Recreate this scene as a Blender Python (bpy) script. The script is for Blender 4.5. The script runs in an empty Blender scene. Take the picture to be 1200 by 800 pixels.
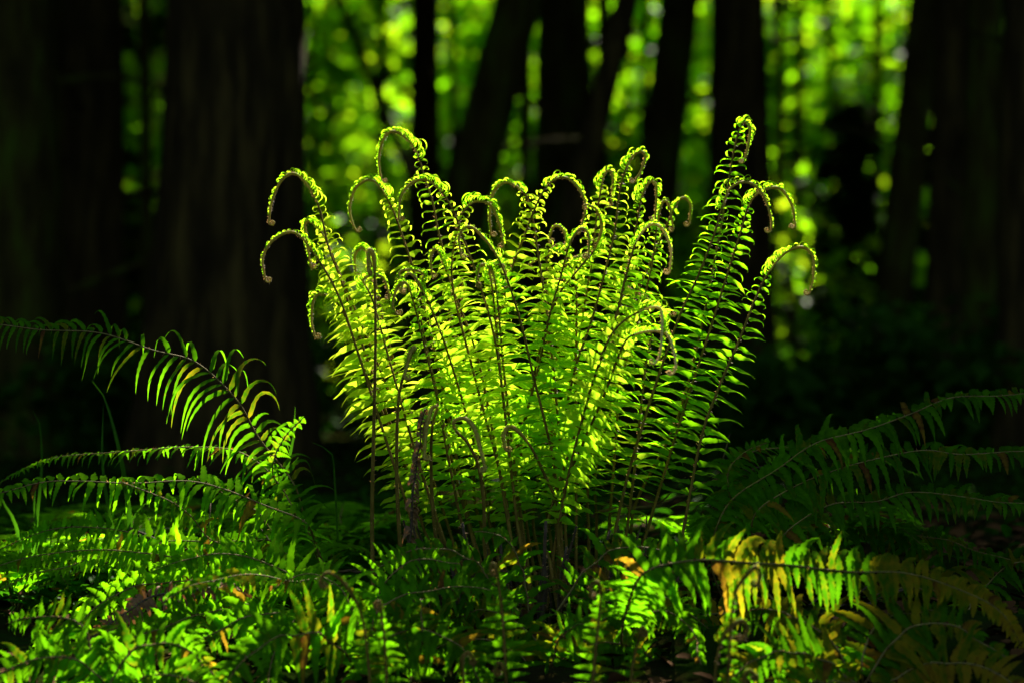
import bpy, math, random
import numpy as np
from mathutils import Vector, Matrix, Quaternion, noise

random.seed(7)
R = random.Random(11)
SC = bpy.context.scene
COL = SC.collection
CAM_D, CAM_Z, FOC = 4.5, 0.62, 68.0
PI = math.pi

# ------------------------------------------------------------------ helpers
def P(px, py, y=0.0):
    """point of the place seen at photo pixel (px, py) when it stands y metres behind the fern"""
    k = (y + CAM_D) * 36.0 / FOC / 1200.0
    return Vector(((px - 600) * k, y, CAM_Z - (py - 400) * k))

def px_size(y):
    return (y + CAM_D) * 36.0 / FOC / 1200.0

def ground_z(x, y):
    r = math.hypot(x, y - 4.0)
    z = 0.10 * noise.noise(Vector((x * 0.35, y * 0.35, 3.1))) + 0.03 * noise.noise(Vector((x * 1.3, y * 1.3, 7.7)))
    z -= 0.02
    if y < -0.3: z -= 0.30 * min((-0.3 - y) / 0.9, 1.3) ** 1.2
    if r > 20:
        z += min((r - 20) ** 1.5 * 0.075, 24)  # rim added all round to block light from the horizon sky
    return z

def tag(o, label=None, cat=None, group=None, kind=None):
    if label: o['label'] = label
    if cat: o['category'] = cat
    if group: o['group'] = group
    if kind: o['kind'] = kind
    return o

def empty(name, loc, label, cat, group=None):
    o = bpy.data.objects.new(name, None)
    o.empty_display_size = 0.1
    COL.objects.link(o)
    o.location = loc
    return tag(o, label, cat, group)

class MB:
    """collects verts, faces, a tint per vertex and a material slot per face"""
    def __init__(s):
        s.v, s.f, s.t, s.m = [], [], [], []
    def build(s, name, mats, parent=None, origin=None, smooth=True):
        if origin is None:
            origin = Vector((0, 0, 0))
        me = bpy.data.meshes.new(name)
        ox, oy, oz = origin
        me.from_pydata([(a[0] - ox, a[1] - oy, a[2] - oz) for a in s.v], [], s.f)
        for m in (mats if isinstance(mats, (list, tuple)) else [mats]):
            me.materials.append(m)
        if s.f:
            me.polygons.foreach_set('material_index', s.m)
            me.polygons.foreach_set('use_smooth', [smooth] * len(s.f))
        at = me.attributes.new('tint', 'FLOAT', 'POINT')
        at.data.foreach_set('value', s.t)
        me.update()
        o = bpy.data.objects.new(name, me)
        COL.objects.link(o)
        if parent is not None:
            o.parent = parent
        else:
            o.location = origin
        return o
    def tube(s, pts, rads, n=7, tint=0.5, mat=0, cap=True):
        base0 = len(s.v)
        up = Vector((0.13, 0.9, 0.21))
        tv = (pts[1] - pts[0]).normalized()
        u = tv.cross(up).normalized()
        for i, p in enumerate(pts):
            a = pts[max(i - 1, 0)]; b = pts[min(i + 1, len(pts) - 1)]
            d = (b - a)
            if d.length < 1e-9: d = tv
            tv = d.normalized()
            u = (u - tv * u.dot(tv))
            if u.length < 1e-6: u = tv.orthogonal()
            u.normalize()
            w = tv.cross(u)
            for k in range(n):
                c, sn = math.cos(2 * PI * k / n), math.sin(2 * PI * k / n)
                s.v.append(p + (u * c + w * sn) * rads[i]); s.t.append(tint)
        for i in range(len(pts) - 1):
            for k in range(n):
                a = base0 + i * n + k; b = base0 + i * n + (k + 1) % n
                s.f.append((a, b, b + n, a + n)); s.m.append(mat)
        if cap:
            s.f.append(tuple(base0 + (len(pts) - 1) * n + k for k in range(n))); s.m.append(mat)
            s.f.append(tuple(base0 + k for k in reversed(range(n)))); s.m.append(mat)

def resample(pts, n):
    """Catmull-Rom through pts, n points at even arc length"""
    P0 = [pts[0] * 2 - pts[1]] + list(pts) + [pts[-1] * 2 - pts[-2]]
    dense = []
    for i in range(1, len(P0) - 2):
        a, b, c, d = P0[i - 1], P0[i], P0[i + 1], P0[i + 2]
        for k in range(14):
            t = k / 14.0
            dense.append(0.5 * ((2 * b) + (c - a) * t + (2 * a - 5 * b + 4 * c - d) * t * t + (3 * b - a - 3 * c + d) * t ** 3))
    dense.append(pts[-1].copy())
    L = [0.0]
    for i in range(1, len(dense)):
        L.append(L[-1] + (dense[i] - dense[i - 1]).length)
    out, j = [], 0
    for i in range(n):
        t = L[-1] * i / (n - 1)
        while j < len(L) - 2 and L[j + 1] < t: j += 1
        f = (t - L[j]) / max(L[j + 1] - L[j], 1e-9)
        out.append(dense[j].lerp(dense[j + 1], min(max(f, 0), 1)))
    return out, L[-1]

# ------------------------------------------------------------------ materials
def mat_base(name):
    m = bpy.data.materials.new(name); m.use_nodes = True
    nt = m.node_tree; nt.nodes.clear()
    out = nt.nodes.new('ShaderNodeOutputMaterial')
    return m, nt, out

def ramp(nt, stops):
    r = nt.nodes.new('ShaderNodeValToRGB')
    e = r.color_ramp.elements
    while len(e) < len(stops): e.new(0.5)
    for i, (p, c) in enumerate(stops):
        e[i].position = p; e[i].color = (*c, 1)
    return r

def leaf_material(name, stops, tstops, mix=0.5, rough=0.5, spec=0.13, nscale=60.0, namp=0.25):
    m, nt, out = mat_base(name)
    N, L = nt.nodes, nt.links
    at = N.new('ShaderNodeAttribute'); at.attribute_name = 'tint'
    tc = N.new('ShaderNodeTexCoord')
    nz = N.new('ShaderNodeTexNoise'); nz.inputs['Scale'].default_value = nscale; nz.inputs['Detail'].default_value = 3
    L.new(tc.outputs['Object'], nz.inputs['Vector'])
    ma = N.new('ShaderNodeMath'); ma.operation = 'MULTIPLY_ADD'
    ma.inputs[1].default_value = namp
    sb = N.new('ShaderNodeMath'); sb.operation = 'SUBTRACT'; sb.inputs[1].default_value = 0.5
    L.new(nz.outputs['Fac'], sb.inputs[0]); L.new(sb.outputs[0], ma.inputs[0]); L.new(at.outputs['Fac'], ma.inputs[2])
    r1 = ramp(nt, stops); r2 = ramp(nt, tstops)
    L.new(ma.outputs[0], r1.inputs['Fac']); L.new(ma.outputs[0], r2.inputs['Fac'])
    pb = N.new('ShaderNodeBsdfPrincipled')
    pb.inputs['Roughness'].default_value = rough
    pb.inputs['Specular IOR Level'].default_value = spec
    L.new(r1.outputs['Color'], pb.inputs['Base Color'])
    tr = N.new('ShaderNodeBsdfTranslucent')
    L.new(r2.outputs['Color'], tr.inputs['Color'])
    mx = N.new('ShaderNodeMixShader'); mx.inputs[0].default_value = mix
    L.new(pb.outputs[0], mx.inputs[1]); L.new(tr.outputs[0], mx.inputs[2])
    bp = N.new('ShaderNodeBump'); bp.inputs['Strength'].default_value = 0.25; bp.inputs['Distance'].default_value = 0.002
    L.new(nz.outputs['Fac'], bp.inputs['Height']); L.new(bp.outputs['Normal'], pb.inputs['Normal'])
    L.new(mx.outputs[0], out.inputs['Surface'])
    return m

def matte_material(name, stops, scale=(40, 40, 40), rough=0.8, bump=0.4, dist=0.01, detail=5, trans=None, tmix=0.3, spec=0.25):
    m, nt, out = mat_base(name)
    N, L = nt.nodes, nt.links
    tc = N.new('ShaderNodeTexCoord'); mp = N.new('ShaderNodeMapping'); mp.inputs['Scale'].default_value = scale
    L.new(tc.outputs['Object'], mp.inputs['Vector'])
    nz = N.new('ShaderNodeTexNoise'); nz.inputs['Scale'].default_value = 1.0; nz.inputs['Detail'].default_value = detail
    nz.inputs['Roughness'].default_value = 0.65
    L.new(mp.outputs[0], nz.inputs['Vector'])
    r1 = ramp(nt, stops); L.new(nz.outputs['Fac'], r1.inputs['Fac'])
    pb = N.new('ShaderNodeBsdfPrincipled'); pb.inputs['Roughness'].default_value = rough
    pb.inputs['Specular IOR Level'].default_value = spec
    L.new(r1.outputs['Color'], pb.inputs['Base Color'])
    bp = N.new('ShaderNodeBump'); bp.inputs['Strength'].default_value = bump; bp.inputs['Distance'].default_value = dist
    L.new(nz.outputs['Fac'], bp.inputs['Height']); L.new(bp.outputs['Normal'], pb.inputs['Normal'])
    last = pb
    if trans:
        tr = N.new('ShaderNodeBsdfTranslucent'); tr.inputs['Color'].default_value = (*trans, 1)
        mx = N.new('ShaderNodeMixShader'); mx.inputs[0].default_value = tmix
        L.new(pb.outputs[0], mx.inputs[1]); L.new(tr.outputs[0], mx.inputs[2]); last = mx
    L.new(last.outputs[0], out.inputs['Surface'])
    return m

# tint scale: 0 dead brown .. 0.2 olive .. 0.4 dark green .. 0.7 fresh green .. 1 yellow young green
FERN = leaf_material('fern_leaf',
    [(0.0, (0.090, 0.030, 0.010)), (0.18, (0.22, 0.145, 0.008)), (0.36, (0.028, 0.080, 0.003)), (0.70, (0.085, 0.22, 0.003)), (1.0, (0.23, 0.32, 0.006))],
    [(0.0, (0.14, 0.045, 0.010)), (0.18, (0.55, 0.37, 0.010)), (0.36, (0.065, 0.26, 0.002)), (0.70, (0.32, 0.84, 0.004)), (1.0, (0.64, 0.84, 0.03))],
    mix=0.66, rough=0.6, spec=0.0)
STALK = matte_material('fern_stalk', [(0.25, (0.050, 0.026, 0.005)), (0.5, (0.12, 0.080, 0.010)), (0.8, (0.22, 0.12, 0.022))],
                       scale=(60, 60, 25), rough=0.7, dist=0.002, spec=0.05)
STALK_PALE = matte_material('old_fern_stalk', [(0.3, (0.075, 0.055, 0.012)), (0.7, (0.16, 0.12, 0.030))], scale=(60, 60, 60), rough=0.7, dist=0.002, spec=0.05)
SCALES = matte_material('brown_scales', [(0.3, (0.16, 0.075, 0.025)), (0.7, (0.34, 0.19, 0.07))], scale=(200, 200, 200), rough=0.7,
                        dist=0.001, trans=(0.55, 0.32, 0.11), tmix=0.4)
CROZ = matte_material('fuzzy_crozier', [(0.3, (0.20, 0.115, 0.015)), (0.5, (0.34, 0.27, 0.025)), (0.75, (0.52, 0.34, 0.06))], scale=(260, 260, 260), rough=0.75,
                      bump=0.9, dist=0.003, trans=(0.42, 0.36, 0.06), tmix=0.25)
CROZ_LIT = matte_material('lit_crozier', [(0.3, (0.40, 0.30, 0.06)), (0.7, (0.75, 0.62, 0.18))], scale=(260, 260, 260), rough=0.75, bump=0.8, dist=0.003, trans=(0.7, 0.58, 0.2), tmix=0.3)  # paler crozier copy, sunlight put into the colour
DEAD = matte_material('dead_frond', [(0.3, (0.07, 0.032, 0.010)), (0.7, (0.22, 0.11, 0.035))], scale=(60, 60, 60), rough=0.85, dist=0.003,
                      trans=(0.2, 0.08, 0.02), tmix=0.2)
GRASS = leaf_material('grass_blade', [(0.0, (0.02, 0.07, 0.004)), (1.0, (0.05, 0.14, 0.006))], [(0, (0.03, 0.13, 0.003)), (1, (0.07, 0.24, 0.004))], mix=0.5, spec=0.03)
HERB = leaf_material('herb_leaf', [(0.0, (0.011, 0.04, 0.002)), (1.0, (0.02, 0.07, 0.002))], [(0, (0.02, 0.10, 0.002)), (1, (0.035, 0.16, 0.002))], mix=0.5, nscale=30, spec=0.01)
MAPLE = leaf_material('maple_leaf', [(0.0, (0.02, 0.06, 0.004)), (1.0, (0.07, 0.14, 0.004))], [(0, (0.12, 0.42, 0.002)), (0.55, (0.28, 0.66, 0.004)), (1, (0.55, 0.78, 0.01))], mix=0.7, spec=0.05, nscale=2)
CONIFER = leaf_material('conifer_needle', [(0.0, (0.010, 0.028, 0.004)), (1.0, (0.025, 0.050, 0.005))], [(0, (0.01, 0.03, 0.002)), (1, (0.03, 0.07, 0.003))], mix=0.25, rough=0.7, spec=0.03, nscale=2)
SHRUB = leaf_material('salal_leaf', [(0.0, (0.012, 0.040, 0.004)), (1.0, (0.03, 0.085, 0.005))], [(0, (0.02, 0.08, 0.002)), (1, (0.06, 0.20, 0.003))], mix=0.35, rough=0.5, nscale=4, spec=0.0)
BARK = matte_material('dark_bark', [(0.3, (0.009, 0.006, 0.002)), (0.5, (0.030, 0.019, 0.005)), (0.68, (0.085, 0.055, 0.012))], scale=(16, 16, 2.2), rough=0.95, spec=0.03, bump=1.0, dist=0.05, detail=8)
BARK_MOSS = matte_material('mossy_bark', [(0.3, (0.010, 0.008, 0.002)), (0.5, (0.038, 0.028, 0.005)), (0.66, (0.05, 0.075, 0.005))], scale=(12, 12, 2.4), rough=0.95, spec=0.03, bump=1.0, dist=0.05, detail=8)
BARK_PALE = matte_material('alder_bark', [(0.3, (0.030, 0.024, 0.006)), (0.7, (0.095, 0.070, 0.020))], scale=(7, 7, 1.6), rough=0.95, spec=0.02, bump=0.7, dist=0.03, detail=7)
TWIG = matte_material('dead_twig', [(0.3, (0.022, 0.013, 0.007)), (0.7, (0.085, 0.05, 0.02))], scale=(60, 60, 60), rough=0.85, dist=0.004)
SOIL = matte_material('forest_soil', [(0.3, (0.006, 0.005, 0.0015)), (0.45, (0.013, 0.011, 0.003)), (0.54, (0.009, 0.020, 0.002)), (0.8, (0.012, 0.036, 0.002))], scale=(3, 3, 3), rough=1.0, spec=0.0, bump=1.0, dist=0.05, detail=10)
LITTER = matte_material('leaf_litter', [(0.3, (0.03, 0.011, 0.004)), (0.55, (0.06, 0.026, 0.007)), (0.8, (0.09, 0.045, 0.012))], scale=(9, 9, 9), rough=0.9, spec=0.03, dist=0.004)

# ------------------------------------------------------------------ fern fronds
def pinna(mb, p, d, n, length, width, steps, rng, tint, curl=0.0, curl_ax=None, droop=0.0, fold=0.22, serr=0.10, wave=1.0, ear=1.0, mat=0):
    """one sword-shaped leaflet: a folded strip along a bending midrib; d along it, n its upper face"""
    d = d.normalized(); n = (n - d * n.dot(d)).normalized()
    st = length / steps
    ph = rng.uniform(0, 6.28); wf = rng.uniform(5, 9); wa = rng.uniform(0.1, 0.32) * wave
    b0 = len(mb.v)
    pos = p.copy()
    G = Vector((0, 0, -1))
    for i in range(steps + 1):
        s = i / steps
        prof = (0.70 + 0.45 * min(s / 0.15, 1)) * (1 - s ** 1.5) ** 0.85
        if s < 0.04: prof = 0.30
        if i == steps: prof = 0.03
        w = width * 0.5 * prof
        sv = 1 + (serr if i % 2 else -serr)
        wd = d.cross(n)
        up = w * sv * (1 + 0.55 * ear * math.exp(-((s - 0.12) / 0.07) ** 2))
        lo = w * sv
        z = n * (fold * w + wa * w * math.sin(ph + wf * s))
        z2 = n * (fold * w + wa * w * math.sin(ph + 1.9 + wf * s))
        mb.v.append(pos + wd * -lo + z); mb.v.append(pos.copy()); mb.v.append(pos + wd * up + z2)
        tt = tint - 0.04 * (1 - s)
        mb.t += [tt, tt + 0.05, tt]
        if i < steps:
            pos = pos + d * st
            if curl and curl_ax is not None:
                q = Quaternion(curl_ax, curl / steps * (3 * s * s if abs(curl) < 4.5 and width > .0075 else 0.35 + 1.3 * s))
                d = q @ d; n = q @ n
            if droop:
                d = (d + G * (droop * st / max(length, 1e-6) * (0.5 + s))).normalized()
            d = (d + n * (wa * 0.30 * math.sin(ph + 7 * s))).normalized()
            n = (n - d * n.dot(d)).normalized()
    for i in range(steps):
        a = b0 + i * 3
        mb.f.append((a, a + 1, a + 4, a + 3)); mb.m.append(mat)
        mb.f.append((a + 1, a + 2, a + 5, a + 4)); mb.m.append(mat)

def hairs(mb, pts, rads, rng, per, lmin, lmax, mat=0, i0=0, i1=None):
    i1 = i1 or len(pts) - 1
    for i in range(i0, i1):
        t = (pts[i + 1] - pts[i])
        seg = t.length
        cnt = per * seg
        k = int(cnt) + (1 if rng.random() < cnt - int(cnt) else 0)
        if seg < 1e-8: continue
        tn = t.normalized(); o = tn.orthogonal().normalized(); o2 = tn.cross(o)
        for _ in range(k):
            a = rng.uniform(0, 6.28)
            rd = o * math.cos(a) + o2 * math.sin(a)
            p = pts[i] + t * rng.random() + rd * rads[i] * 0.8
            l = rng.uniform(lmin, lmax)
            tip = p + (rd + tn * rng.uniform(-0.6, 0.8)).normalized() * l
            sd = tn.cross(rd) * l * 0.16 + tn * l * 0.08
            b = len(mb.v)
            mb.v += [p - sd, p + sd, tip]; mb.t += [0.5] * 3
            mb.f.append((b, b + 1, b + 2)); mb.m.append(mat)

def frond(parent, org, pts, N, rng, hook=None, plen=0.10, pw=0.016, gap=0.024, start=0.3, end=1.0, asc=0.25, twist=0.8, droop=0.25,
          tint=0.7, tip_tint=None, steps=10, rad=0.0033, hrad=0.0036, hairy=1.0, stalk_mat=None, prof='new', miss=0.03, label=None, tint_fn=None,
          serr=0.10, name='frond', sides=(1, -1), leafmat=None, curl_base=0.25, tipfrac=0.3, wave=1.0, cz_tint=0.84, croz=None, brown=.035):
    """a frond: leaflets (the part), with its stalk and, if still unrolling, its crozier below it"""
    n = 110
    if prof == 'old' and hook is None:
        dm = 0.012 * sum((pts[i + 1] - pts[i]).length for i in range(len(pts) - 1))
        rs = resample(pts, 12)[0]
        pts = [rs[0]] + [p + Vector((rng.uniform(-dm, dm), rng.uniform(-dm, dm), rng.uniform(-dm, dm) * .8)) for p in rs[1:]]
    path, L = resample(pts, n)
    hk = hook if hook is not None else 1.0
    T = [(path[min(i + 1, n - 1)] - path[max(i - 1, 0)]).normalized() for i in range(n)]
    leaf = MB()
    N = N.normalized()
    s = start * L
    k = 0
    endL = min(end, hk) * L
    npin = 0
    while s < endL and plen > 0:
        u = s / L
        i = min(int(u * (n - 1)), n - 2)
        t = T[i]; p = path[i].lerp(path[i + 1], u * (n - 1) - i)
        lat = t.cross(N)
        if lat.length < 0.05: lat = t.orthogonal()
        lat.normalize()
        nf = lat.cross(t).normalized()
        q = (u - start) / max(min(end, hk) - start, 1e-6)
        if prof == 'new':
            ln = plen * min(0.55 + 1.6 * q, 1.0) * (1 - max(q - 0.45, 0) / 0.55 * (1 - tipfrac))
            young = max((q - 0.72) / 0.28, 0)
        else:
            ln = plen * min(0.62 + 1.4 * q, 1.0) * (1 - max(q - 0.35, 0) / 0.65 * (1 - tipfrac) )
            young = 0
        for sd in sides:
            if rng.random() < miss: continue
            npin += 1
            l2 = ln * rng.uniform(0.82, 1.12)
            a = asc + rng.uniform(-0.2, 0.2) + 0.25 * young
            d = (lat * sd) * math.cos(a) + t * math.sin(a)
            tw = twist + rng.uniform(-0.35, 0.35)
            # upper face: frond normal tipped towards the frond's apex
            nn = nf * math.cos(tw) + t * math.sin(tw)
            if sd < 0: pass
            ax = d.cross(nn)
            cu = curl_base * rng.uniform(-1.0, 1.0) - (1.0 * rng.random() if prof == 'new' else 0)
            if young > 0:
                cu = -(1.2 + 4.8 * young) * rng.uniform(0.8, 1.2)
            tt = tint + rng.uniform(-0.1, 0.1)
            if tip_tint is not None: tt += (tip_tint - tint) * q
            if tint_fn: tt = tint_fn(q, sd, rng)
            if prof == 'old':
                if rng.random() < brown: tt = rng.uniform(.02, .14)
                if rng.random() < .10: l2 *= rng.uniform(.35, .8)
                l2 *= rng.uniform(.85, 1.1)
            pinna(leaf, p + lat * sd * rad * 0.7, d, nn if True else nn, l2, pw * (0.75 + 0.25 * ln / plen) * rng.uniform(0.85, 1.1) * (1 - 0.35 * young),
                  steps, rng, tt, curl=-cu if True else cu, curl_ax=ax.normalized() * (-1), droop=droop * rng.uniform(0.5, 1.5) * (1 - young),
                  serr=serr, ear=1.0, wave=wave)
        g = gap * (1 - 0.42 * max(q - 0.5, 0) / 0.5)
        s += g * rng.uniform(0.85, 1.15); k += 1
    st = MB()
    ih = int(hk * (n - 1)) if hook is not None else n - 1
    pa = path[:ih + 1]
    ra = [rad * (1.25 - 0.7 * i / (n - 1)) for i in range(len(pa))]
    st.tube(pa, ra, 7)
    if hairy: hairs(st, pa, ra, rng, 150 * hairy, 0.003, 0.008, mat=1)
    few = 0 < npin < 12
    if few:
        k0 = len(st.v)
        st.v += leaf.v; st.t += leaf.t; st.f += [tuple(q + k0 for q in f) for f in leaf.f]; st.m += [2] * len(leaf.f)
    part = st.build(name, [stalk_mat or STALK, SCALES, leafmat or FERN], parent, org)
    if label: part['label'] = label
    if npin and not few: leaf.build('leaflets', leafmat or FERN, part, org)
    # crozier
    if hook is not None:
        cz = MB()
        hp, hl = resample(path[ih - 1:], 46)
        # small spiral at the very tip
        t = (hp[-1] - hp[-3]).normalized()
        ti = (hp[-1] - hp[-2]).normalized(); t0 = (hp[20] - hp[19]).normalized()
        bend = t0.cross(ti)
        ax = bend.normalized() if bend.length > 0.1 else Vector((0, -1, 0))
        cur = hp[-1].copy(); r0 = 0.0085
        m = 22
        for j in range(m):
            ang = 0.30 + 0.012 * j
            t = Quaternion(ax, ang) @ t
            cur = cur + t * (r0 * 0.30 * (1 - 0.6 * j / m))
            hp.append(cur.copy())
        H = len(hp)
        hr = []
        for i in range(H):
            f = i / 45.0
            hr.append(rad * 0.55 + (hrad - rad * 0.55) * min(f * 2.2, 1) if i <= 20 else (hrad * (1 - 0.35 * (i - 20) / 25) if i < 46 else hrad * 0.65 * (1 - 0.75 * (i - 45) / m)))
        cz.tube(hp, hr, 8, mat=0)
        hairs(cz, hp, hr, rng, 900 * max(hairy, 0.6), 0.002, 0.0055, mat=2)
        # rows of still-coiled leaflets on its outer side
        bs = rng.uniform(0.65, 1.2) * min(1, hl / 0.16); j = 0
        while j < 44:
            tj = (hp[j + 1] - hp[j]).normalized()
            f = j / 45.0
            out = tj.cross(ax).normalized()
            if ax.y > 9: out = -out
            for sd in (1, -1):
                if rng.random() < .12 + .25 * f: continue
                d = (out * rng.uniform(0.45, 1.0) + ax * sd * rng.uniform(0.3, 0.9)).normalized()
                base = hp[j] + d * hr[j] * 0.6
                l2 = (0.042 * (1 - f) ** 1.6 + 0.011) * rng.uniform(0.55, 1.35) * bs
                pinna(cz, base, d, tj, l2, 0.0058 - 0.0022 * f, 9, rng, cz_tint + rng.uniform(-0.12, 0.1), curl=(5.0 + 2.0 * f) * rng.uniform(0.9, 1.15), curl_ax=d.cross(tj).normalized(), mat=1, serr=0.05, wave=0.4)
            j += rng.choice((1, 1, 2))
        cz.build('crozier', [croz or CROZ, FERN, SCALES], part, org)
    return part

# ------------------------------------------------------------------ the main sword fern
FERN_BASE = P(620, 690, 0.0); FERN_BASE.z = ground_z(FERN_BASE.x, 0)
main = empty('sword_fern', FERN_BASE, 'tall upright sword fern with sunlit unrolling croziers in the middle of the clearing', 'fern')

def px_path(pix, y0, y1):
    """pixel polyline to world; depth eases from y0 at the foot to y1 at the top"""
    acc = [0.0]
    for i in range(1, len(pix)):
        acc.append(acc[-1] + math.hypot(pix[i][0] - pix[i - 1][0], pix[i][1] - pix[i - 1][1]))
    out = []
    for (x, y), a in zip(pix, acc):
        f = a / acc[-1]
        out.append(P(x, y, y0 + (y1 - y0) * f ** 1.3))
    return out

# (pixels from the top of the stalk's straight run to the crozier's tip, number of points in the crozier, depth at top, tint, raised at left to paint in the brighter light)
HOOKED = [
 ([(480,560),(430,420),(400,330),(385,290),(372,238),(350,206),(332,209),(319,235),(315,260)], 4, 0.00, .95),
 ([(470,570),(428,440),(398,350),(370,300),(346,273),(322,280),(308,302),(311,328)], 4, -.06, .95),
 ([(500,570),(440,420),(402,330),(386,290),(373,268),(358,260),(360,285),(364,312)], 3, .07, .95),
 ([(540,560),(502,380),(470,272),(451,228),(435,211),(417,220),(410,242),(412,258),(417,270)], 5, .05, .9),
 ([(570,560),(545,400),(515,277),(507,237),(497,207),(489,180),(476,162),(461,154),(450,162),(444,186),(447,212)], 5, .12, .75),
 ([(600,560),(582,410),(560,327),(542,277),(530,245),(515,222),(499,211),(482,215),(470,230),(467,255)], 4, -.03, .9),
 ([(590,570),(556,440),(530,330),(538,262),(549,241),(563,236),(577,243),(586,266),(590,287)], 4, .02, .92),
 ([(660,560),(645,400),(631,300),(621,241),(611,223),(594,214),(579,224),(574,250),(575,274)], 4, .10, .9),
 ([(555,560),(575,420),(597,324),(614,278),(631,235),(645,214),(661,208),(676,218),(686,241),(680,272)], 4, .04, .9),
 ([(610,540),(628,430),(650,355),(676,318),(695,295),(705,268),(699,246),(688,240)], 3, -.10, .8),
 ([(650,560),(672,440),(695,370),(719,278),(725,231),(735,194),(748,178),(756,183),(752,198),(744,213)], 4, .06, .8),
 ([(640,560),(668,440),(690,330),(700,250),(706,212),(712,200),(718,207),(717,240)], 3, .15, .8),
 ([(690,560),(712,430),(735,320),(747,258),(752,231),(761,214),(769,219),(768,256)], 3, .12, .75),
 ([(700,540),(735,420),(762,320),(770,265),(776,238),(784,240),(789,268)], 3, .18, .7),
 ([(640,620),(680,490),(719,380),(732,329),(745,285),(761,264),(776,268),(786,292),(785,318)], 4, -.12, .85),
 ([(745,590),(790,500),(815,415),(840,292),(854,211),(860,177),(867,150),(874,143),(879,152),(876,174),(872,189)], 3, .10, .62),
 ([(705,690),(735,560),(789,390),(817,326),(837,275),(847,240),(858,219),(877,214),(894,228),(904,258),(903,270)], 5, -.02, .66),
 ([(750,650),(795,500),(830,393),(850,329),(867,275),(878,240),(892,224),(914,221),(928,241),(932,264)], 4, .03, .62),
 ([(795,650),(820,520),(840,460),(867,397),(884,353),(901,319),(921,296),(941,290),(953,302),(953,326),(949,343)], 5, -.05, .62),
 ([(640,690),(660,580),(682,522),(707,465),(730,405),(746,391),(772,388),(785,396),(792,427),(789,437)], 4, -.42, .85),
 ([(655,620),(670,540),(695,447),(712,400),(730,377),(750,365),(769,360),(776,369),(774,412),(768,425)], 4, -.40, .85),
 ([(650,550),(640,500),(625,440),(608,370),(585,305),(560,272),(546,266),(538,278),(540,300)], 4, -.22, .65),
 ([(600,560),(631,430),(645,367),(657,325),(668,285),(681,268),(690,276),(690,298)], 3, -.14, .75),
 ([(530,560),(512,465),(496,400),(482,345),(474,331),(465,338),(460,358),(465,368)], 4, -.14, .75),
 ([(565,560),(545,480),(522,405),(499,348),(486,325),(476,322),(470,340)], 3, -.08, .85),
 ([(480,560),(430,440),(405,372),(392,353),(378,345),(368,350),(365,375),(369,394)], 4, -.03, .9),
 ([(600,640),(580,520),(560,420),(535,350),(520,310),(512,292),(505,300),(506,322)], 3, .02, .9),
 ([(625,600),(640,500),(655,400),(662,330),(664,290),(660,270),(650,265),(643,280)], 3, .12, .85),
 ([(520,600),(470,450),(450,380),(440,330),(432,300),(424,290),(416,300),(417,322)], 3, .10, .95),
 ([(655,610),(690,480),(735,370),(770,290),(790,245),(800,232),(809,240),(808,262)], 3, .20, .6),
]
rng = random.Random(21)
for pix, nh, ytop, tint in HOOKED:
    x0, y0 = pix[0]
    if y0 < 680:
        bx = 640 + (x0 - 620) * 0.72
        pix = [(bx, rng.uniform(680, 720)), ((bx + x0) / 2 + (x0 - bx) * 0.15, (700 + y0) / 2)] + pix
    yb = rng.uniform(-0.10, 0.10) + ytop * 0.2
    pts = px_path(pix, yb, ytop)
    pts[0].z = min(pts[0].z, ground_z(pts[0].x, pts[0].y) + 0.03)
    # fraction of arc where the crozier starts
    ln = [0.0]
    for i in range(1, len(pts)): ln.append(ln[-1] + (pts[i] - pts[i - 1]).length)
    hook = ln[len(pts) - nh - 1] / ln[-1]
    yaw = rng.uniform(-0.75, 0.75)
    frond(main, FERN_BASE, pts, Vector((math.sin(yaw), -math.cos(yaw), 0.15)), rng, hook=hook, plen=rng.uniform(0.076, 0.100),
          pw=rng.uniform(0.0145, 0.0170), gap=0.0265, start=0.24, asc=0.10, twist=rng.uniform(0.75, 1.25), droop=0.35, wave=1.5, tint=tint - 0.08, tip_tint=tint + .1, croz=CROZ_LIT if ytop in (-.42, -.40, -.12) else None)
# more fully opened fronds that fill the body of the plant
for i in range(9):
    xt = 400 + 400 * (i + rng.random()) / 9; yt = rng.uniform(290, 380)
    bx = 645 + (xt - 620) * 0.55
    mid = (bx * 0.45 + xt * 0.55, 500)
    pix = [(bx, 700), (mid[0] - (xt - bx) * 0.1, 560), ((mid[0] + xt) / 2, 440), (xt, yt), (xt + rng.uniform(-14, 14), yt - 26), (xt + rng.uniform(8, 20) * rng.choice((-1, 1)), yt - 30), (xt + rng.uniform(18, 24) * rng.choice((-1, 1)), yt - 8)]
    yt_ = rng.choice((0.22, 0.26, 0.16, -0.05, 0.10, 0.3))
    pts = px_path(pix, yt_ * .3, yt_)
    yaw = rng.uniform(-0.8, 0.8)
    frond(main, FERN_BASE, pts, Vector((math.sin(yaw), -math.cos(yaw), 0.1)), rng, hook=0.88, plen=rng.uniform(0.075, 0.095), pw=rng.uniform(0.0145, 0.0170),
          gap=0.027, start=0.22, asc=0.10, twist=rng.uniform(0.75, 1.25), droop=0.35, wave=1.5, tint=0.78, tip_tint=0.95, hrad=0.0034)
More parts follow.
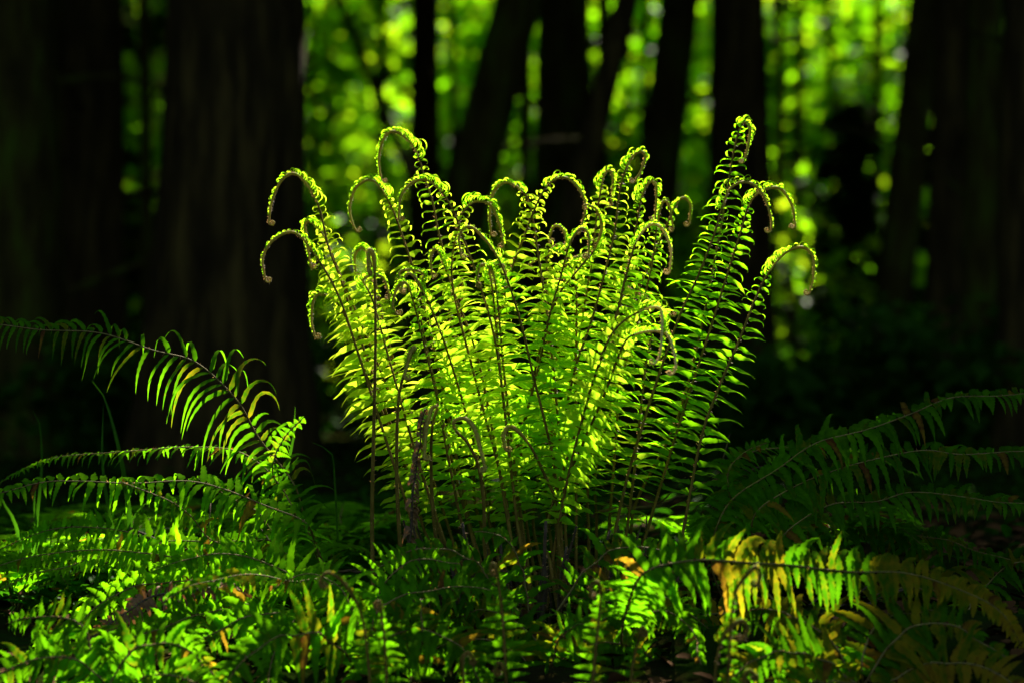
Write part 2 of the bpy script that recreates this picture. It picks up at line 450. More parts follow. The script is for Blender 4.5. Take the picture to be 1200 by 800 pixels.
# bare stalks still tightly rolled (no leaflets below the crozier)
BARE = [
 ([(437,690),(436,600),(438,500),(440,400),(439,320),(437,298),(432,294),(432,318)], 3, -.24, 'straight bare stalk with a small closed coil'),
 ([(575,700),(568,640),(567,590),(561,548),(549,520),(534,504),(532,493),(545,490),(557,503),(563,526),(569,548)], 5, -.27, 'brown woolly crozier bent over like a shepherd crook'),
 ([(520,690),(512,640),(507,590),(505,540),(507,497),(513,477),(505,480),(499,505),(497,535)], 4, -.24, 'brown hairy stalk folded over at its top'),
 ([(470,660),(465,560),(467,470),(477,428),(486,408),(481,412),(474,440)], 3, -.18, None),
 ([(660,690),(655,600),(640,560),(620,520),(600,500),(590,508),(592,525)], 3, -.20, None),
]
for pix, nh, yt, lab in BARE:
    pts = px_path(pix, -0.10, yt)
    ln = [0.0]
    for i in range(1, len(pts)): ln.append(ln[-1] + (pts[i] - pts[i - 1]).length)
    frond(main, FERN_BASE, pts, Vector((0.2, -1, 0.1)), rng, hook=ln[len(pts) - nh - 1] / ln[-1], plen=0.045, pw=0.012, gap=0.045, start=0.35, asc=0.3, miss=0.75,
          tint=0.8, hrad=0.0056, rad=0.0042, hairy=2.0, label=lab)
# dry hanging frond and old leaf bases at the foot
dp = px_path([(470,690),(478,640),(484,590),(489,545),(494,500),(497,478)], -0.2, -0.24)
frond(main, FERN_BASE, dp, Vector((0.4, -1, 0)), rng, plen=0.03, pw=0.012, gap=0.011, start=0.1, asc=-0.7, twist=0.9, droop=2.5, leafmat=DEAD, stalk_mat=TWIG, hairy=2, prof='old', curl_base=2.5, miss=.2, label='dry brown shrivelled frond')
mb = MB()
for i in range(60):
    a = rng.uniform(0, 6.28); r = 0.25 * math.sqrt(rng.random())
    b = Vector((FERN_BASE.x + r * 1.3 * math.cos(a), r * 0.8 * math.sin(a), FERN_BASE.z - 0.03))
    tp = b + Vector((math.cos(a) * rng.uniform(0, .10), math.sin(a) * rng.uniform(0, .08), rng.uniform(0.08, 0.30)))
    md = (b + tp) / 2 + Vector((rng.uniform(-.012, .012), 0, 0.02))
    pth, _ = resample([b, md, tp], 8)
    rr = rng.uniform(0.003, 0.006)
    mb.tube(pth, [rr * (1 - .4 * j / 7) for j in range(8)], 6)
    hairs(mb, pth, [rr] * 8, rng, 160, .004, .010, mat=1)
mb.build('root_crown', [TWIG, SCALES], main, FERN_BASE)

# ------------------------------------------------------------------ low ferns around it
def fern(name, px, py, y, label, group=None):
    b = P(px, py, y); b.z = ground_z(b.x, b.y)
    return empty(name, b, label, 'fern', group), b

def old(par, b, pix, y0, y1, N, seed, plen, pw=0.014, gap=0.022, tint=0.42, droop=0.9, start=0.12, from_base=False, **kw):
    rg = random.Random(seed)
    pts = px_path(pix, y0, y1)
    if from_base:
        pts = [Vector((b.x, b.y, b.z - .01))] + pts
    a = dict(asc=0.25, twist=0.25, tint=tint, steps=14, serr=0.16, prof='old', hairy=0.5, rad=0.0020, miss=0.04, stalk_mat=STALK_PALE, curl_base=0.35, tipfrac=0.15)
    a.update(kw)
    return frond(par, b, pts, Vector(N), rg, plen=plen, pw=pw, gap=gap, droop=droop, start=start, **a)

# left fern: long arching fronds going out of frame; some tints lowered in place of shade
lf, lb = fern('sword_fern', 400, 700, 0.12, 'spreading fern on the left, its longest frond arching past the dark trunks')
old(lf, lb, [(345,570),(312,515),(262,455),(200,415),(150,397),(80,383),(0,380),(-70,392)], 0.05, -0.10, (0.35, -0.8, 0.55), 1, 0.17, .0095, .0205, .39, 3.0, start=0.22, from_base=True, twist=0.3, asc=.45, miss=.08, brown=.008)
old(lf, lb, [(360,617),(270,577),(190,562),(90,562),(0,572),(-60,585)], -0.05, -0.25, (0.1, -0.45, 0.9), 2, 0.13, .015, .022, .5, 1.5, start=0.2, from_base=True)
old(lf, lb, [(350,590),(290,535),(230,528),(150,530),(80,537),(30,552),(-20,575)], 0.05, 0.12, (0.05, -0.15, 0.95), 3, 0.085, .013, .017, .42, 1.3, start=0.3, from_base=True, serr=.2)
old(lf, lb, [(330,660),(255,637),(215,600),(175,575),(140,566)], -0.05, -0.2, (0.3, -0.6, 0.6), 4, 0.10, .013, .026, .40, 1.0, from_base=True)
old(lf, lb, [(370,640),(330,570),(320,540),(335,505),(350,490)], 0.05, 0.02, (0.2, -0.9, 0.2), 5, 0.08, .014, .022, .42, 0.9, from_base=True)
old(lf, lb, [(350,665),(300,600),(250,570),(230,560)], 0.1, 0.2, (0.2, -0.7, 0.5), 7, 0.10, .016, .022, .5, 0.8, from_base=True)

lf2, lb2 = fern('sword_fern', 330, 720, -0.15, 'low sunlit fern at lower left with a golden stalk and pale broad leaflets')
old(lf2, lb2, [(330,640),(230,637),(130,646),(60,667),(0,690)], -0.05, -0.15, (0.05, -0.35, 0.95), 11, 0.075, .016, .019, .72, 1.0, from_base=True)
old(lf2, lb2, [(300,695),(210,680),(150,690),(100,722),(50,765),(0,812)], -0.22, -0.42, (-0.3, -0.75, 0.6), 12, 0.085, .018, .021, .62, 0.8, from_base=True, tint_fn=lambda q, s, r: .62 - .34 * max(q - .55, 0) + r.uniform(-.06, .06))
old(lf2, lb2, [(400,690),(330,678),(260,676),(215,690),(190,705)], -0.3, -0.5, (0.1, -0.5, 0.85), 13, 0.085, .019, .020, .38, 0.9, from_base=True)
old(lf2, lb2, [(300,700),(200,660),(120,660),(40,690)], 0.0, 0.1, (0.05, -0.35, 0.95), 14, 0.09, .016, .021, .68, .8, from_base=True)
frond(lf2, lb2, [lb2] + px_path([(262,690),(190,698),(120,737),(75,785),(50,815)], -0.3, -0.45), Vector((-.2, -.8, .5)), random.Random(15), plen=0.05, pw=.012, gap=.010, start=.25, asc=-.2, droop=3.0,
      leafmat=DEAD, stalk_mat=TWIG, prof='old', curl_base=2.8, hairy=1.5, miss=.12, label='dead brown frond with shrivelled leaflets')

for i, (pix, ya, yb, ti) in enumerate([([(300,710),(220,722),(140,760),(80,815)], -.35, -.5, .5), ([(330,720),(250,738),(200,785),(180,830)], -.4, -.55, .44), ([(280,680),(180,648),(80,645),(-20,668)], -.1, -.1, .6), ([(350,720),(325,765),(312,820)], -.4, -.6, .5),
        ([(260,660),(150,620),(60,625),(-30,655)], .1, .2, .55), ([(240,720),(150,720),(70,745),(0,790)], -.2, -.3, .6), ([(360,690),(300,655),(240,650),(180,670)], -.2, -.35, .5)]):
    old(lf2, lb2, pix, ya, yb, (-0.1, -0.75, 0.65), 120 + i, 0.105, .017, .0175, ti, 1.0, from_base=True)
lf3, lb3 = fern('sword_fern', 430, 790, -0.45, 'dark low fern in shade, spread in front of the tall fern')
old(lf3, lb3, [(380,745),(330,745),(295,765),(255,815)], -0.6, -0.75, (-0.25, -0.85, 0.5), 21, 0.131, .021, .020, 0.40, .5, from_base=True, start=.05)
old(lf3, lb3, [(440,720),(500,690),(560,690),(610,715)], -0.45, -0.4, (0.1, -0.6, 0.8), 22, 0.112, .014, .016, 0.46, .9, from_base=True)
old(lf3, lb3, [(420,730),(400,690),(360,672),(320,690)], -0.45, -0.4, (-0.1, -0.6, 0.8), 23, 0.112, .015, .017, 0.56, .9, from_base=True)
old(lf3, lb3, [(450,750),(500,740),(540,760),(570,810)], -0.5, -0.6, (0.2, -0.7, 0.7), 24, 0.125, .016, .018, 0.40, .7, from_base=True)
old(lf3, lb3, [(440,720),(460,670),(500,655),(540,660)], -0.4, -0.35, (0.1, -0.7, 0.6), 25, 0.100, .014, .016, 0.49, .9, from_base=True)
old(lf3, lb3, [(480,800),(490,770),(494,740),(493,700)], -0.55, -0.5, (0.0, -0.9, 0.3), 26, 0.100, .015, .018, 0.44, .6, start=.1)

# right ferns
rf, rb = fern('sword_fern', 850, 640, 0.15, 'shaded fern right of the tall one with long dark fronds arching out of the picture')
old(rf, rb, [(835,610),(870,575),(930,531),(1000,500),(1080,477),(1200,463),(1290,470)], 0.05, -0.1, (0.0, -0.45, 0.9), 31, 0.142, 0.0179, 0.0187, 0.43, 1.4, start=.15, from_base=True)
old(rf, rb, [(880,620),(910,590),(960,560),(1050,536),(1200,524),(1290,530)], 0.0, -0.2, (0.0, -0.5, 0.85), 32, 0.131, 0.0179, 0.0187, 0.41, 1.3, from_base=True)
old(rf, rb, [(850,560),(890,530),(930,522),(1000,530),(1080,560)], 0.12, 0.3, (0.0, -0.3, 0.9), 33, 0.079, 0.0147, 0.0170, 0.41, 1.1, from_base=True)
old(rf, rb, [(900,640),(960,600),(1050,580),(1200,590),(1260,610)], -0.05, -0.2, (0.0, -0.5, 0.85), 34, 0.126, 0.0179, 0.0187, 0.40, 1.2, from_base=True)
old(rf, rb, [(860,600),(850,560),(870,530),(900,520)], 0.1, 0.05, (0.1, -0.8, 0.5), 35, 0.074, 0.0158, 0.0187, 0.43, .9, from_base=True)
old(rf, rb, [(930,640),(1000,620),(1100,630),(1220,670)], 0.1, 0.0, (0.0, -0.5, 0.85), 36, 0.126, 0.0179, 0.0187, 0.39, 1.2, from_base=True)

rf2, rb2 = fern('sword_fern', 730, 740, -0.35, 'fern at lower right whose browning frond is tinted gold where it catches the sun')
def sun_and_ageing(q, s, r):  # gold band stands in for sunlight, the brown end is age
    t = .42
    if q > .22: t = .36
    if q > .33: t = .28
    if q > .45: t = .36
    if q > .62: t = .29 - .25 * (q - .62)
    return t + r.uniform(-.06, .06)
old(rf2, rb2, [(735,690),(780,665),(850,655),(920,657),(1000,665),(1060,676),(1130,697),(1185,730),(1205,760)], -0.55, -0.55, (0.05, -0.88, 0.46), 41, 0.118, .0205, .0180, .42, 1.5, from_base=True, start=.13, tint_fn=sun_and_ageing, label='frond half in sun, tinted gold there and browning towards its end')
old(rf2, rb2, [(900,695),(935,737),(965,810)], -0.35, -0.55, (0.3, -0.8, 0.5), 42, 0.12, .019, .02, .33, .9, start=.1)
old(rf2, rb2, [(760,720),(790,720),(815,745),(820,780)], -0.45, -0.6, (0.1, -0.7, 0.7), 43, 0.06, .013, .015, .48, 1.3, from_base=True)
old(rf2, rb2, [(800,730),(860,720),(920,750),(960,800)], -0.2, -0.1, (0.1, -0.7, 0.7), 44, 0.10, .017, .020, .34, 1.0, from_base=True)

rf3, rb3 = fern('sword_fern', 1130, 760, -0.1, 'dark fern in the lower right corner behind the browning frond')
old(rf3, rb3, [(1120,700),(1060,690),(1000,710),(950,750)], 0.0, 0.1, (-0.1, -0.6, 0.8), 51, 0.11, .017, .021, .33, 1.1, from_base=True)
old(rf3, rb3, [(1150,690),(1190,660),(1240,670)], 0.0, 0.0, (0.1, -0.6, 0.8), 52, 0.11, .017, .021, .33, 1.1, from_base=True)
old(rf3, rb3, [(1110,720),(1080,650),(1030,620),(970,630)], 0.1, 0.2, (-0.1, -0.6, 0.8), 53, 0.11, .017, .021, .31, 1.1, from_base=True)
old(rf3, rb3, [(1150,740),(1200,720),(1260,740)], -0.1, -0.2, (0.1, -0.6, 0.8), 54, 0.11, .017, .021, .34, 1.1, from_base=True)
old(rf3, rb3, [(1090,750),(1040,745),(1000,770),(980,810)], -0.2, -0.3, (-0.1, -0.7, 0.7), 55, 0.10, .017, .021, .2, 1.1, from_base=True, label='reddish brown fading frond')

for i, (pix, y1) in enumerate([([(600,720),(560,662),(500,642),(440,665)], -.3), ([(650,720),(700,655),(760,640),(825,668)], -.25), ([(620,720),(612,665),(590,630),(555,622)], -.3), ([(580,710),(530,690),(480,690),(430,715)], -.35), ([(660,710),(720,690),(780,700),(830,735)], -.3)]):
    old(lf3, lb3, [(x_ * .6 + 250, 780) if k_ < 0 else (x_, y_) for k_, (x_, y_) in enumerate(pix)], -.25, y1, (0.05, -0.6, 0.8), 140 + i, 0.10, .0150, .0165, .40, 1.0)
rf4, rb4 = fern('sword_fern', 1010, 830, -0.55, 'dark fern at the bottom right edge, in front of the browning frond')
for i, (pix, y1) in enumerate([([(1000,800),(960,770),(900,765),(850,800)], -.7), ([(1020,790),(1060,740),(1120,735),(1180,770)], -.6), ([(1030,800),(1100,775),(1170,790),(1230,830)], -.75), ([(1000,790),(960,740),(900,715),(840,720)], -.45), ([(1000,800),(950,800),(900,830)], -.8), ([(1010,780),(1020,740),(1050,720),(1100,715)], -.45)]):
    old(rf4, rb4, pix, -.58, y1, (0.05, -0.85, 0.55), 560 + i, 0.115, .0175, .0175, .34 if i != 2 else .22, 1.0, from_base=True)  # tint lowered, shade put into the leaf colour
rf5, rb5 = fern('sword_fern', 120, 840, -0.55, 'shaded fern at the bottom left corner below the golden stalk')
for i, (pix, y1) in enumerate([([(120,800),(80,770),(30,775),(-30,810)], -.65), ([(130,800),(160,760),(210,755),(250,790)], -.6), ([(120,800),(100,740),(60,720),(10,730)], -.45), ([(140,810),(180,790),(230,800),(260,830)], -.75)]):
    old(rf5, rb5, pix, -.58, y1, (0.05, -0.85, 0.55), 580 + i, 0.11, .017, .0175, .42, 1.0, from_base=True)
rf6, rb6 = fern('sword_fern', 640, 850, -0.35, 'dark fern low at the bottom centre behind the young blurred fronds')
for i, (pix, y1) in enumerate([([(640,800),(600,760),(540,750),(480,780)], -.4), ([(650,800),(690,760),(740,755),(790,790)], -.4), ([(640,800),(620,740),(570,715),(510,730)], -.25), ([(650,800),(700,730),(760,715),(810,740)], -.25), ([(645,800),(650,760),(670,735),(700,730)], -.5)]):
    old(rf6, rb6, pix, -.38, y1, (0.05, -0.85, 0.55), 590 + i, 0.11, .0165, .0175, .38, 1.0, from_base=True)

# young plants in front, out of focus; colours darkened in place of shade
def young(px, y, label, fr, seed, py=820):
    rg = random.Random(seed)
    b = P(px, py, y); b.z = ground_z(b.x, b.y)
    e = empty('young_fern', b, label, 'fern', 'young ferns unrolling in front')
    for pix, nh, plen, ti in fr:
        pts = px_path(pix, y, y - .02)
        pts[0] = Vector((pts[0].x, y, min(pts[0].z, b.z - .01)))
        ln = [0.0]
        for i in range(1, len(pts)): ln.append(ln[-1] + (pts[i] - pts[i - 1]).length)
        frond(e, b, pts, Vector((rg.uniform(-.3, .3), -1, .1)), rg, hook=ln[len(pts) - nh - 1] / ln[-1], plen=plen, pw=.013, gap=.020, start=.12, asc=.1, twist=.5, droop=.1,
              tint=ti, tip_tint=ti + .04, rad=.0032, hrad=.005, hairy=1.2, miss=.02, cz_tint=.36, croz=STALK)
young(590, -0.62, 'young blurred frond between two round knobs, in front of the tall fern foot',
      [([(594,830),(592,770),(588,715),(583,675),(580,662),(576,661),(575,670)], 3, .055, .40), ([(596,840),(594,800),(590,782),(584,776),(580,786)], 3, .0, .3), ([(548,830),(543,790),(541,772),(548,764),(556,772)], 3, .02, .35)], 61)
young(700, -0.66, 'young frond with a rounded crook, just right of the thin curved grass blade',
      [([(688,840),(696,780),(702,725),(704,695),(700,682),(693,684),(691,696)], 3, .04, .38), ([(735,840),(740,790),(748,750),(752,735),(757,738)], 2, .04, .38)], 62)
young(425, -0.70, 'young frond with a bent brown neck in the dark, bottom left of centre',
      [([(440,840),(430,760),(422,715),(405,685),(390,672),(380,672),(375,682)], 4, .045, .38), ([(455,840),(452,770),(447,720),(444,705),(440,706)], 2, .05, .38)], 63)
young(845, -0.75, 'cluster of tan crooks hanging before the browning sunlit frond',
      [([(838,850),(838,795),(845,752),(858,733),(870,727),(876,736),(872,748)], 4, .0, .35), ([(850,850),(856,740),(862,695),(874,674),(886,664),(891,672),(888,684)], 4, .02, .35), ([(880,850),(876,815),(872,795),(877,785),(886,790)], 3, .0, .35)], 64)

# ------------------------------------------------------------------ grass, herbs, twigs
def blade(mb, pts, w, rg):
    pth, L = resample(pts, 14)
    for i, p in enumerate(pth):
        t = (pth[min(i + 1, 13)] - pth[max(i - 1, 0)]).normalized()
        sd = t.cross(Vector((0.25, -1, 0.1))).normalized()
        ww = w * 0.5 * (1 - (i / 13) ** 2.5) + .0003
        nf = sd.cross(t)
        mb.v += [p - sd * ww + nf * ww * .3, p.copy(), p + sd * ww + nf * ww * .3]; mb.t += [rg.uniform(.3, .7)] * 3
    b = len(mb.v) - 42
    for i in range(13):
        a = b + i * 3
        mb.f.append((a, a + 1, a + 4, a + 3)); mb.m.append(0)
        mb.f.append((a + 1, a + 2, a + 5, a + 4)); mb.m.append(0)

def tuft(label, y, blades, seed):
    rg = random.Random(seed); mb = MB()
    bx, by = blades[0][0][0]; b = P(bx, by, y); b.z = ground_z(b.x, y)
    for pix, w in blades:
        pts = [P(px, py, y + rg.uniform(-.02, .02)) for px, py in pix]
        pts[0].z = ground_z(pts[0].x, y) - .01
        blade(mb, pts, w, rg)
    o = mb.build('grass_tuft', GRASS, None, b)
    tag(o, label, 'grass', 'grass tufts')
tuft('two tall grass blades rising behind the arching left frond', 0.25, [([(160,680),(150,590),(138,520),(122,465),(108,446)], .014), ([(150,680),(128,600),(120,540),(121,475)], .010), ([(150,690),(146,640),(160,600),(178,585)], .008)], 71)
tuft('upright grass blades near the left edge behind the hairy frond', 0.3, [([(30,690),(44,600),(49,540),(46,495),(38,480)], .009), ([(40,700),(20,620),(5,590),(-10,560)], .011), ([(40,690),(45,640),(40,590),(44,560)], .010)], 72)
tuft('bright grass blades beside the foot of the arching frond', 0.2, [([(325,690),(335,560),(343,520),(346,476)], .013), ([(315,690),(318,600),(330,560),(350,535)], .010), ([(400,690),(392,560),(388,530),(366,518)], .006), ([(300,690),(296,640),(305,600),(320,590)], .009)], 73)
tuft('single thin grass blade curving up at the bottom centre', -0.45, [([(640,830),(642,770),(655,742),(690,723),(705,718)], .006)], 74)
tuft('fine grass stems standing in the sunlit lower left', 0.0, [([(165,800),(168,740),(166,690),(160,650)], .006), ([(118,800),(125,745),(122,700),(140,640)], .007), ([(200,780),(220,700),(222,640),(226,615)], .008), ([(230,790),(238,700),(236,650),(240,600)], .006), ([(80,800),(100,720),(120,660),(145,600)], .010)], 75)

def herb(label, px, py, y, leaves, seed, size, ti=.6):
    rg = random.Random(seed)
    c = P(px, py, y); b = Vector((c.x, y, ground_z(c.x, y)))
    e = empty('woodland_herb', b, label, 'plant', 'low broad-leaved herbs')
    st = MB(); pth, _ = resample([b - Vector((0, 0, .01)), (b + c) / 2 + Vector((.008, 0, 0)), c], 8)
    st.tube(pth, [.0018] * 8, 6); st.build('stem', STALK_PALE, e, b)
    for k in range(leaves):
        a = 2 * PI * (k + rg.uniform(-.2, .2)) / leaves
        mb = MB(); d = Vector((math.cos(a), math.sin(a), rg.uniform(-.05, .3)))
        pinna(mb, c.copy(), d, Vector((0, -0.25, 1)), size * rg.uniform(.8, 1.15), size * .36, 9, rg, ti + rg.uniform(-.15, .15), droop=.7, serr=.14, ear=.2)
        mb.build('leaf', HERB, e, b)
herb('small herb with a star of narrow pointed leaves under the browning frond', 882, 770, -0.3, 7, 81, .075, .8)
herb('low herb with wide pointed leaves at the bottom right edge', 1135, 772, -0.35, 5, 82, .13, .4)
herb('herb with bright leaves behind the left fern stalks', 180, 628, 0.35, 6, 83, .12, .9)
herb('herb with pointed leaves in front of the sunlit lower left ground', 100, 750, 0.25, 6, 84, .10, .9)

def branch(label, pix, y0, y1, r, seed):
    rg = random.Random(seed)
    pth, L = resample(px_path(pix, y0, y1), 30)
    pth = [p + Vector((rg.uniform(-.004, .004), 0, rg.uniform(-.004, .004))) for p in pth]
    mb = MB(); mb.tube(pth, [r * (1 - .6 * i / 29) for i in range(30)], 7)
    for k in range(5):
        i = rg.randrange(5, 26); d = Vector((rg.uniform(-1, 1), rg.uniform(-.6, .6), rg.uniform(-.4, 1))).normalized()
        q, _ = resample([pth[i], pth[i] + d * .05, pth[i] + d * .11 + Vector((0, 0, .02))], 6)
        mb.tube(q, [r * .45 * (1 - .7 * j / 5) for j in range(6)], 5)
    o = mb.build('fallen_branch', TWIG, None, pth[0])
    for v in o.data.vertices: pass
    tag(o, label, 'branch', 'fallen branches')
branch('dark dead branch slanting across the bottom right, below the browning frond', [(735,800),(800,755),(880,725),(990,715),(1060,690)], -0.15, 0.0, .009, 91)
branch('thin dead branch lying across the stalks right of the tall fern', [(700,600),(770,592),(840,560),(900,545)], 0.25, 0.3, .006, 92)
branch('dead branch lying low under the left fern', [(150,620),(260,655),(350,665),(450,672)], 0.15, 0.1, .008, 93)
branch('short forked twig at the bottom right behind the small star-leaved herb', [(820,790),(850,765),(900,742),(960,700)], -0.1, 0.0, .006, 94)

# ------------------------------------------------------------------ leaf clouds
LEAF_T = np.array([(0, 0, 0), (-.30, .28, .07), (-.26, .68, .05), (0, 1, -.06), (.26, .68, .05), (.30, .28, .07)])
LEAF_F = np.array([(0, 3, 2, 1), (0, 5, 4, 3)])
MAPLE_T = np.array([(0, 0, 0), (-.50, .12, .03), (-.22, .36, 0), (-.46, .72, .06), (-.12, .62, 0), (0, 1.05, -.05), (.12, .62, 0), (.46, .72, .06), (.22, .36, 0), (.50, .12, .03)])
MAPLE_F = np.array([(0, 2, 1, 0), (0, 4, 3, 2), (0, 6, 5, 4), (0, 8, 7, 6)])
SPRAY_T = np.array([(0, 0, 0), (-.22, .35, .03), (-.14, .75, .0), (0, 1, -.08), (.14, .75, .0), (.22, .35, .03)])

def cloud(name, mat, C, size, nrm, seed, parent=None, origin=Vector((0, 0, 0)), temp=LEAF_T, faces=LEAF_F, aim=None, tint=None):
    """many leaf-sized faces: C centres (n,3), size (n), nrm (n,3) upper faces"""
    g = np.random.default_rng(seed)
    n = len(C)
    if tint is None: tint = g.uniform(0.15, 0.95, n)
    nrm = nrm / np.linalg.norm(nrm, axis=1, keepdims=True)
    a = g.normal(size=(n, 3)) if aim is None else aim
    a = a - nrm * (a * nrm).sum(1, keepdims=True); a /= np.linalg.norm(a, axis=1, keepdims=True) + 1e-9
    b = np.cross(a, nrm)
    T = temp - np.array([0, .5, 0])
    V = C[:, None, :] + size[:, None, None] * (T[None, :, 0, None] * b[:, None] + T[None, :, 1, None] * a[:, None] + T[None, :, 2, None] * nrm[:, None])
    k = len(T)
    V = V.reshape(-1, 3) - np.array(origin)
    if faces is MAPLE_F:
        tri = np.array([(0, 2, 1), (0, 4, 3), (0, 6, 5), (0, 8, 7), (0, 3, 2), (0, 5, 4), (0, 7, 6), (0, 9, 8)]); fc = tri
    else: fc = faces
    F = (np.arange(n)[:, None, None] * k + fc[None]).reshape(-1, fc.shape[1])
    me = bpy.data.meshes.new(name)
    me.vertices.add(len(V)); me.vertices.foreach_set('co', V.ravel())
    me.loops.add(F.size); me.loops.foreach_set('vertex_index', F.ravel().astype(np.int32))
    me.polygons.add(len(F)); me.polygons.foreach_set('loop_start', np.arange(len(F), dtype=np.int32) * fc.shape[1])
    me.update(calc_edges=True)
    me.materials.append(mat)
    at = me.attributes.new('tint', 'FLOAT', 'POINT'); at.data.foreach_set('value', np.repeat(tint, k).astype(np.float32))
    o = bpy.data.objects.new(name, me); COL.objects.link(o)
    if parent is not None: o.parent = parent
    else: o.location = origin
    return o

# sun: behind and to the left of the fern
SUN_EL, SUN_AZ = math.radians(43), math.radians(-11)      # azimuth: degrees left of straight behind
S = Vector((-math.sin(SUN_AZ) * math.cos(SUN_EL), math.cos(SUN_AZ) * math.cos(SUN_EL), math.sin(SUN_EL)))
# openings cut in the added roof: places the sun reaches (centre, radius)
GAPS = [(P(540, 280, 0), .38), (P(420, 270, 0), .34), (P(650, 280, 0), .38), (P(560, 380, 0), .28), (P(740, 290, 0), .34), (P(850, 260, 0), .26), (P(800, 380, 0), .16), (P(775, 385, -.41), .08),
        (Vector((-1.1, 0.5, .05)), .22), (P(180, 680, -.1), .10), (P(60, 760, -.4), .09), (P(120, 640, -.1), .10),
        (P(905, 645, -.55), .13), (P(980, 650, -.55), .06), (P(1010, 664, -.55), .10), (P(905, 250, 0), .10)]
for px, py, y, r in [(385, 60, 20, .8), (380, 160, 20, .8), (400, 220, 20, .6), (470, 20, 21, .45), (520, 60, 22, .45), (605, 130, 21, .6), (610, 190, 21, .4), (740, 60, 20, .7), (735, 130, 20, .5), (815, 100, 21, .5),
                     (930, 40, 21, .8), (980, 50, 21, .9), (1030, 20, 21, .7), (915, 120, 21, .5), (920, 380, 19, .6), (985, 300, 20, .45), (990, 350, 20, .4), (940, 330, 19, .5), (380, 470, 9, .3), (10, 60, 20, .3), (15, 130, 20, .3), (560, 10, 21, .5),
                     (430, 290, 20, .4), (620, 30, 22, .4), (700, 180, 16, .35), (922, 420, 11, .38), (912, 330, 11, .3), (990, 420, 12.5, .4), (985, 340, 12.5, .35), (390, 420, 12, .4), (385, 340, 12, .3), (950, 250, 19, .5), (1015, 360, 18, .4), (930, 180, 20, .5), (385, 300, 20, .7), (390, 400, 18, .5), (420, 360, 19, .5), (600, 240, 21, .4), (1150, 200, 21, .3), (1095, 260, 20, .3)]:
    GAPS.append((P(px, py, y), r * 1.0))

def open_to_sun(C, seed):
    """True for leaves that must stay: not standing between the sun and one of the openings"""
    g = np.random.default_rng(seed)
    keep = np.ones(len(C), bool)
    s = np.array(S)
    for q, r in GAPS:
        d = C - np.array(q)
        t = d @ s
        perp = np.linalg.norm(d - t[:, None] * s, axis=1)
        keep &= ~((t > 0) & (perp < r * g.uniform(0.9, 1.25, len(C)) + 0.10))
    return keep

# ------------------------------------------------------------------ trees
def trunk(label, x600, x0, w, y, bark, name='tree', cat='tree', height=10.0, limbs=5, flare=1.35, seed=1, group='trees of the dark forest'):
    """tree whose stem crosses photo column x600 at row 600 and x0 at row 0, w pixels thick"""
    rg = random.Random(seed)
    a, c = P(x600, 600, y), P(x0, 0, y)
    sl = (c.x - a.x) / (c.z - a.z)
    gx = a.x; gz = ground_z(gx, y) - .1
    gx = a.x + sl * (gz - a.z)
    b = Vector((gx, y, gz + .1))
    e = empty(name, b, label, cat, group)
    r0 = w * px_size(y) / 2
    mb = MB(); n = 60; m = 30
    vs = []
    off = rg.uniform(0, 50)
    for i in range(n + 1):
        h = height * (i / n) ** 1.25
        rr = r0 * (1 - .55 * h / height) * (1 + (flare - 1) * math.exp(-h / (r0 * 2.2)))
        cx = gx + sl * h + .05 * r0 * math.sin(h * 1.1 + off); cy = y + .05 * r0 * math.cos(h * .9 + off)
        for k in range(m):
            th = 2 * PI * k / m
            q = 1 + .10 * noise.noise(Vector((math.cos(th) * 2.2 + off, math.sin(th) * 2.2, h * .35))) + .07 * noise.noise(Vector((math.cos(th) * 6 + off, math.sin(th) * 6, h * .7))) + .05 * noise.noise(Vector((math.cos(th) * 2 + off, math.sin(th) * 2, h * 2.5)))
            mb.v.append((cx + rr * q * math.cos(th), cy + rr * q * math.sin(th), gz + h)); mb.t.append(.5)
    for i in range(n):
        for k in range(m):
            A = i * m + k; B = i * m + (k + 1) % m
            mb.f.append((A, B, B + m, A + m)); mb.m.append(0)
    mb.build('trunk', bark, e, b)
    for k in range(limbs):
        h = rg.uniform(.8, 4.0)
        th = rg.uniform(0, 2 * PI); dv = Vector((math.cos(th), math.sin(th), rg.uniform(.1, .7)))
        st = Vector((gx + sl * h, y, gz + h)); l = rg.uniform(.5, 1.5)
        p, _ = resample([st, st + dv * l * .5, st + dv * l + Vector((rg.uniform(-.2, .2), 0, rg.uniform(-.3, .2)))], 10)
        q = MB(); q.tube(p, [max(r0 * .13, .012) * (1 - .75 * j / 9) for j in range(10)], 6)
        q.build('limb', bark, e, b)
    return e, b

TREES = []
def T(*a, **k): TREES.append(trunk(*a, **k))
T('dark trunk at the far left edge of the forest, partly out of frame', 28, 18, 95, 6.5, BARK_MOSS, seed=1)
T('dark trunk second from the left edge, beside the broadest trunk', 112, 108, 80, 8.0, BARK, seed=2)
T('broadest dark trunk, on the left behind the croziers of the fern', 268, 272, 176, 5.2, BARK, seed=3, limbs=1)
T('thin mossy stem between the broad left trunk and its neighbour', 176, 168, 16, 10.5, BARK_MOSS, seed=4)
T('thin crooked tree leaning left over the bright gap in the trees', 640, 398, 15, 14, BARK_MOSS, seed=5, flare=1.1)
T('slender dark trunk just right of the brightest gap in the leaves', 500, 498, 42, 16, BARK, seed=6)
T('mossy trunk leaning right, left of centre behind the fern', 452, 606, 72, 9, BARK_MOSS, seed=7, height=7.0)
T('very slim dark trunk standing in the narrow central gap', 617, 615, 17, 15, BARK, seed=8)
T('straight thick trunk at the centre of the forest', 652, 660, 74, 12, BARK_MOSS, seed=9)
T('dark trunk leaning strongly right of the central thick trunk', 585, 735, 36, 8, BARK, seed=10, height=7.0)
T('brownish trunk left of the black straight trunk', 725, 797, 54, 11, BARK_MOSS, seed=11)
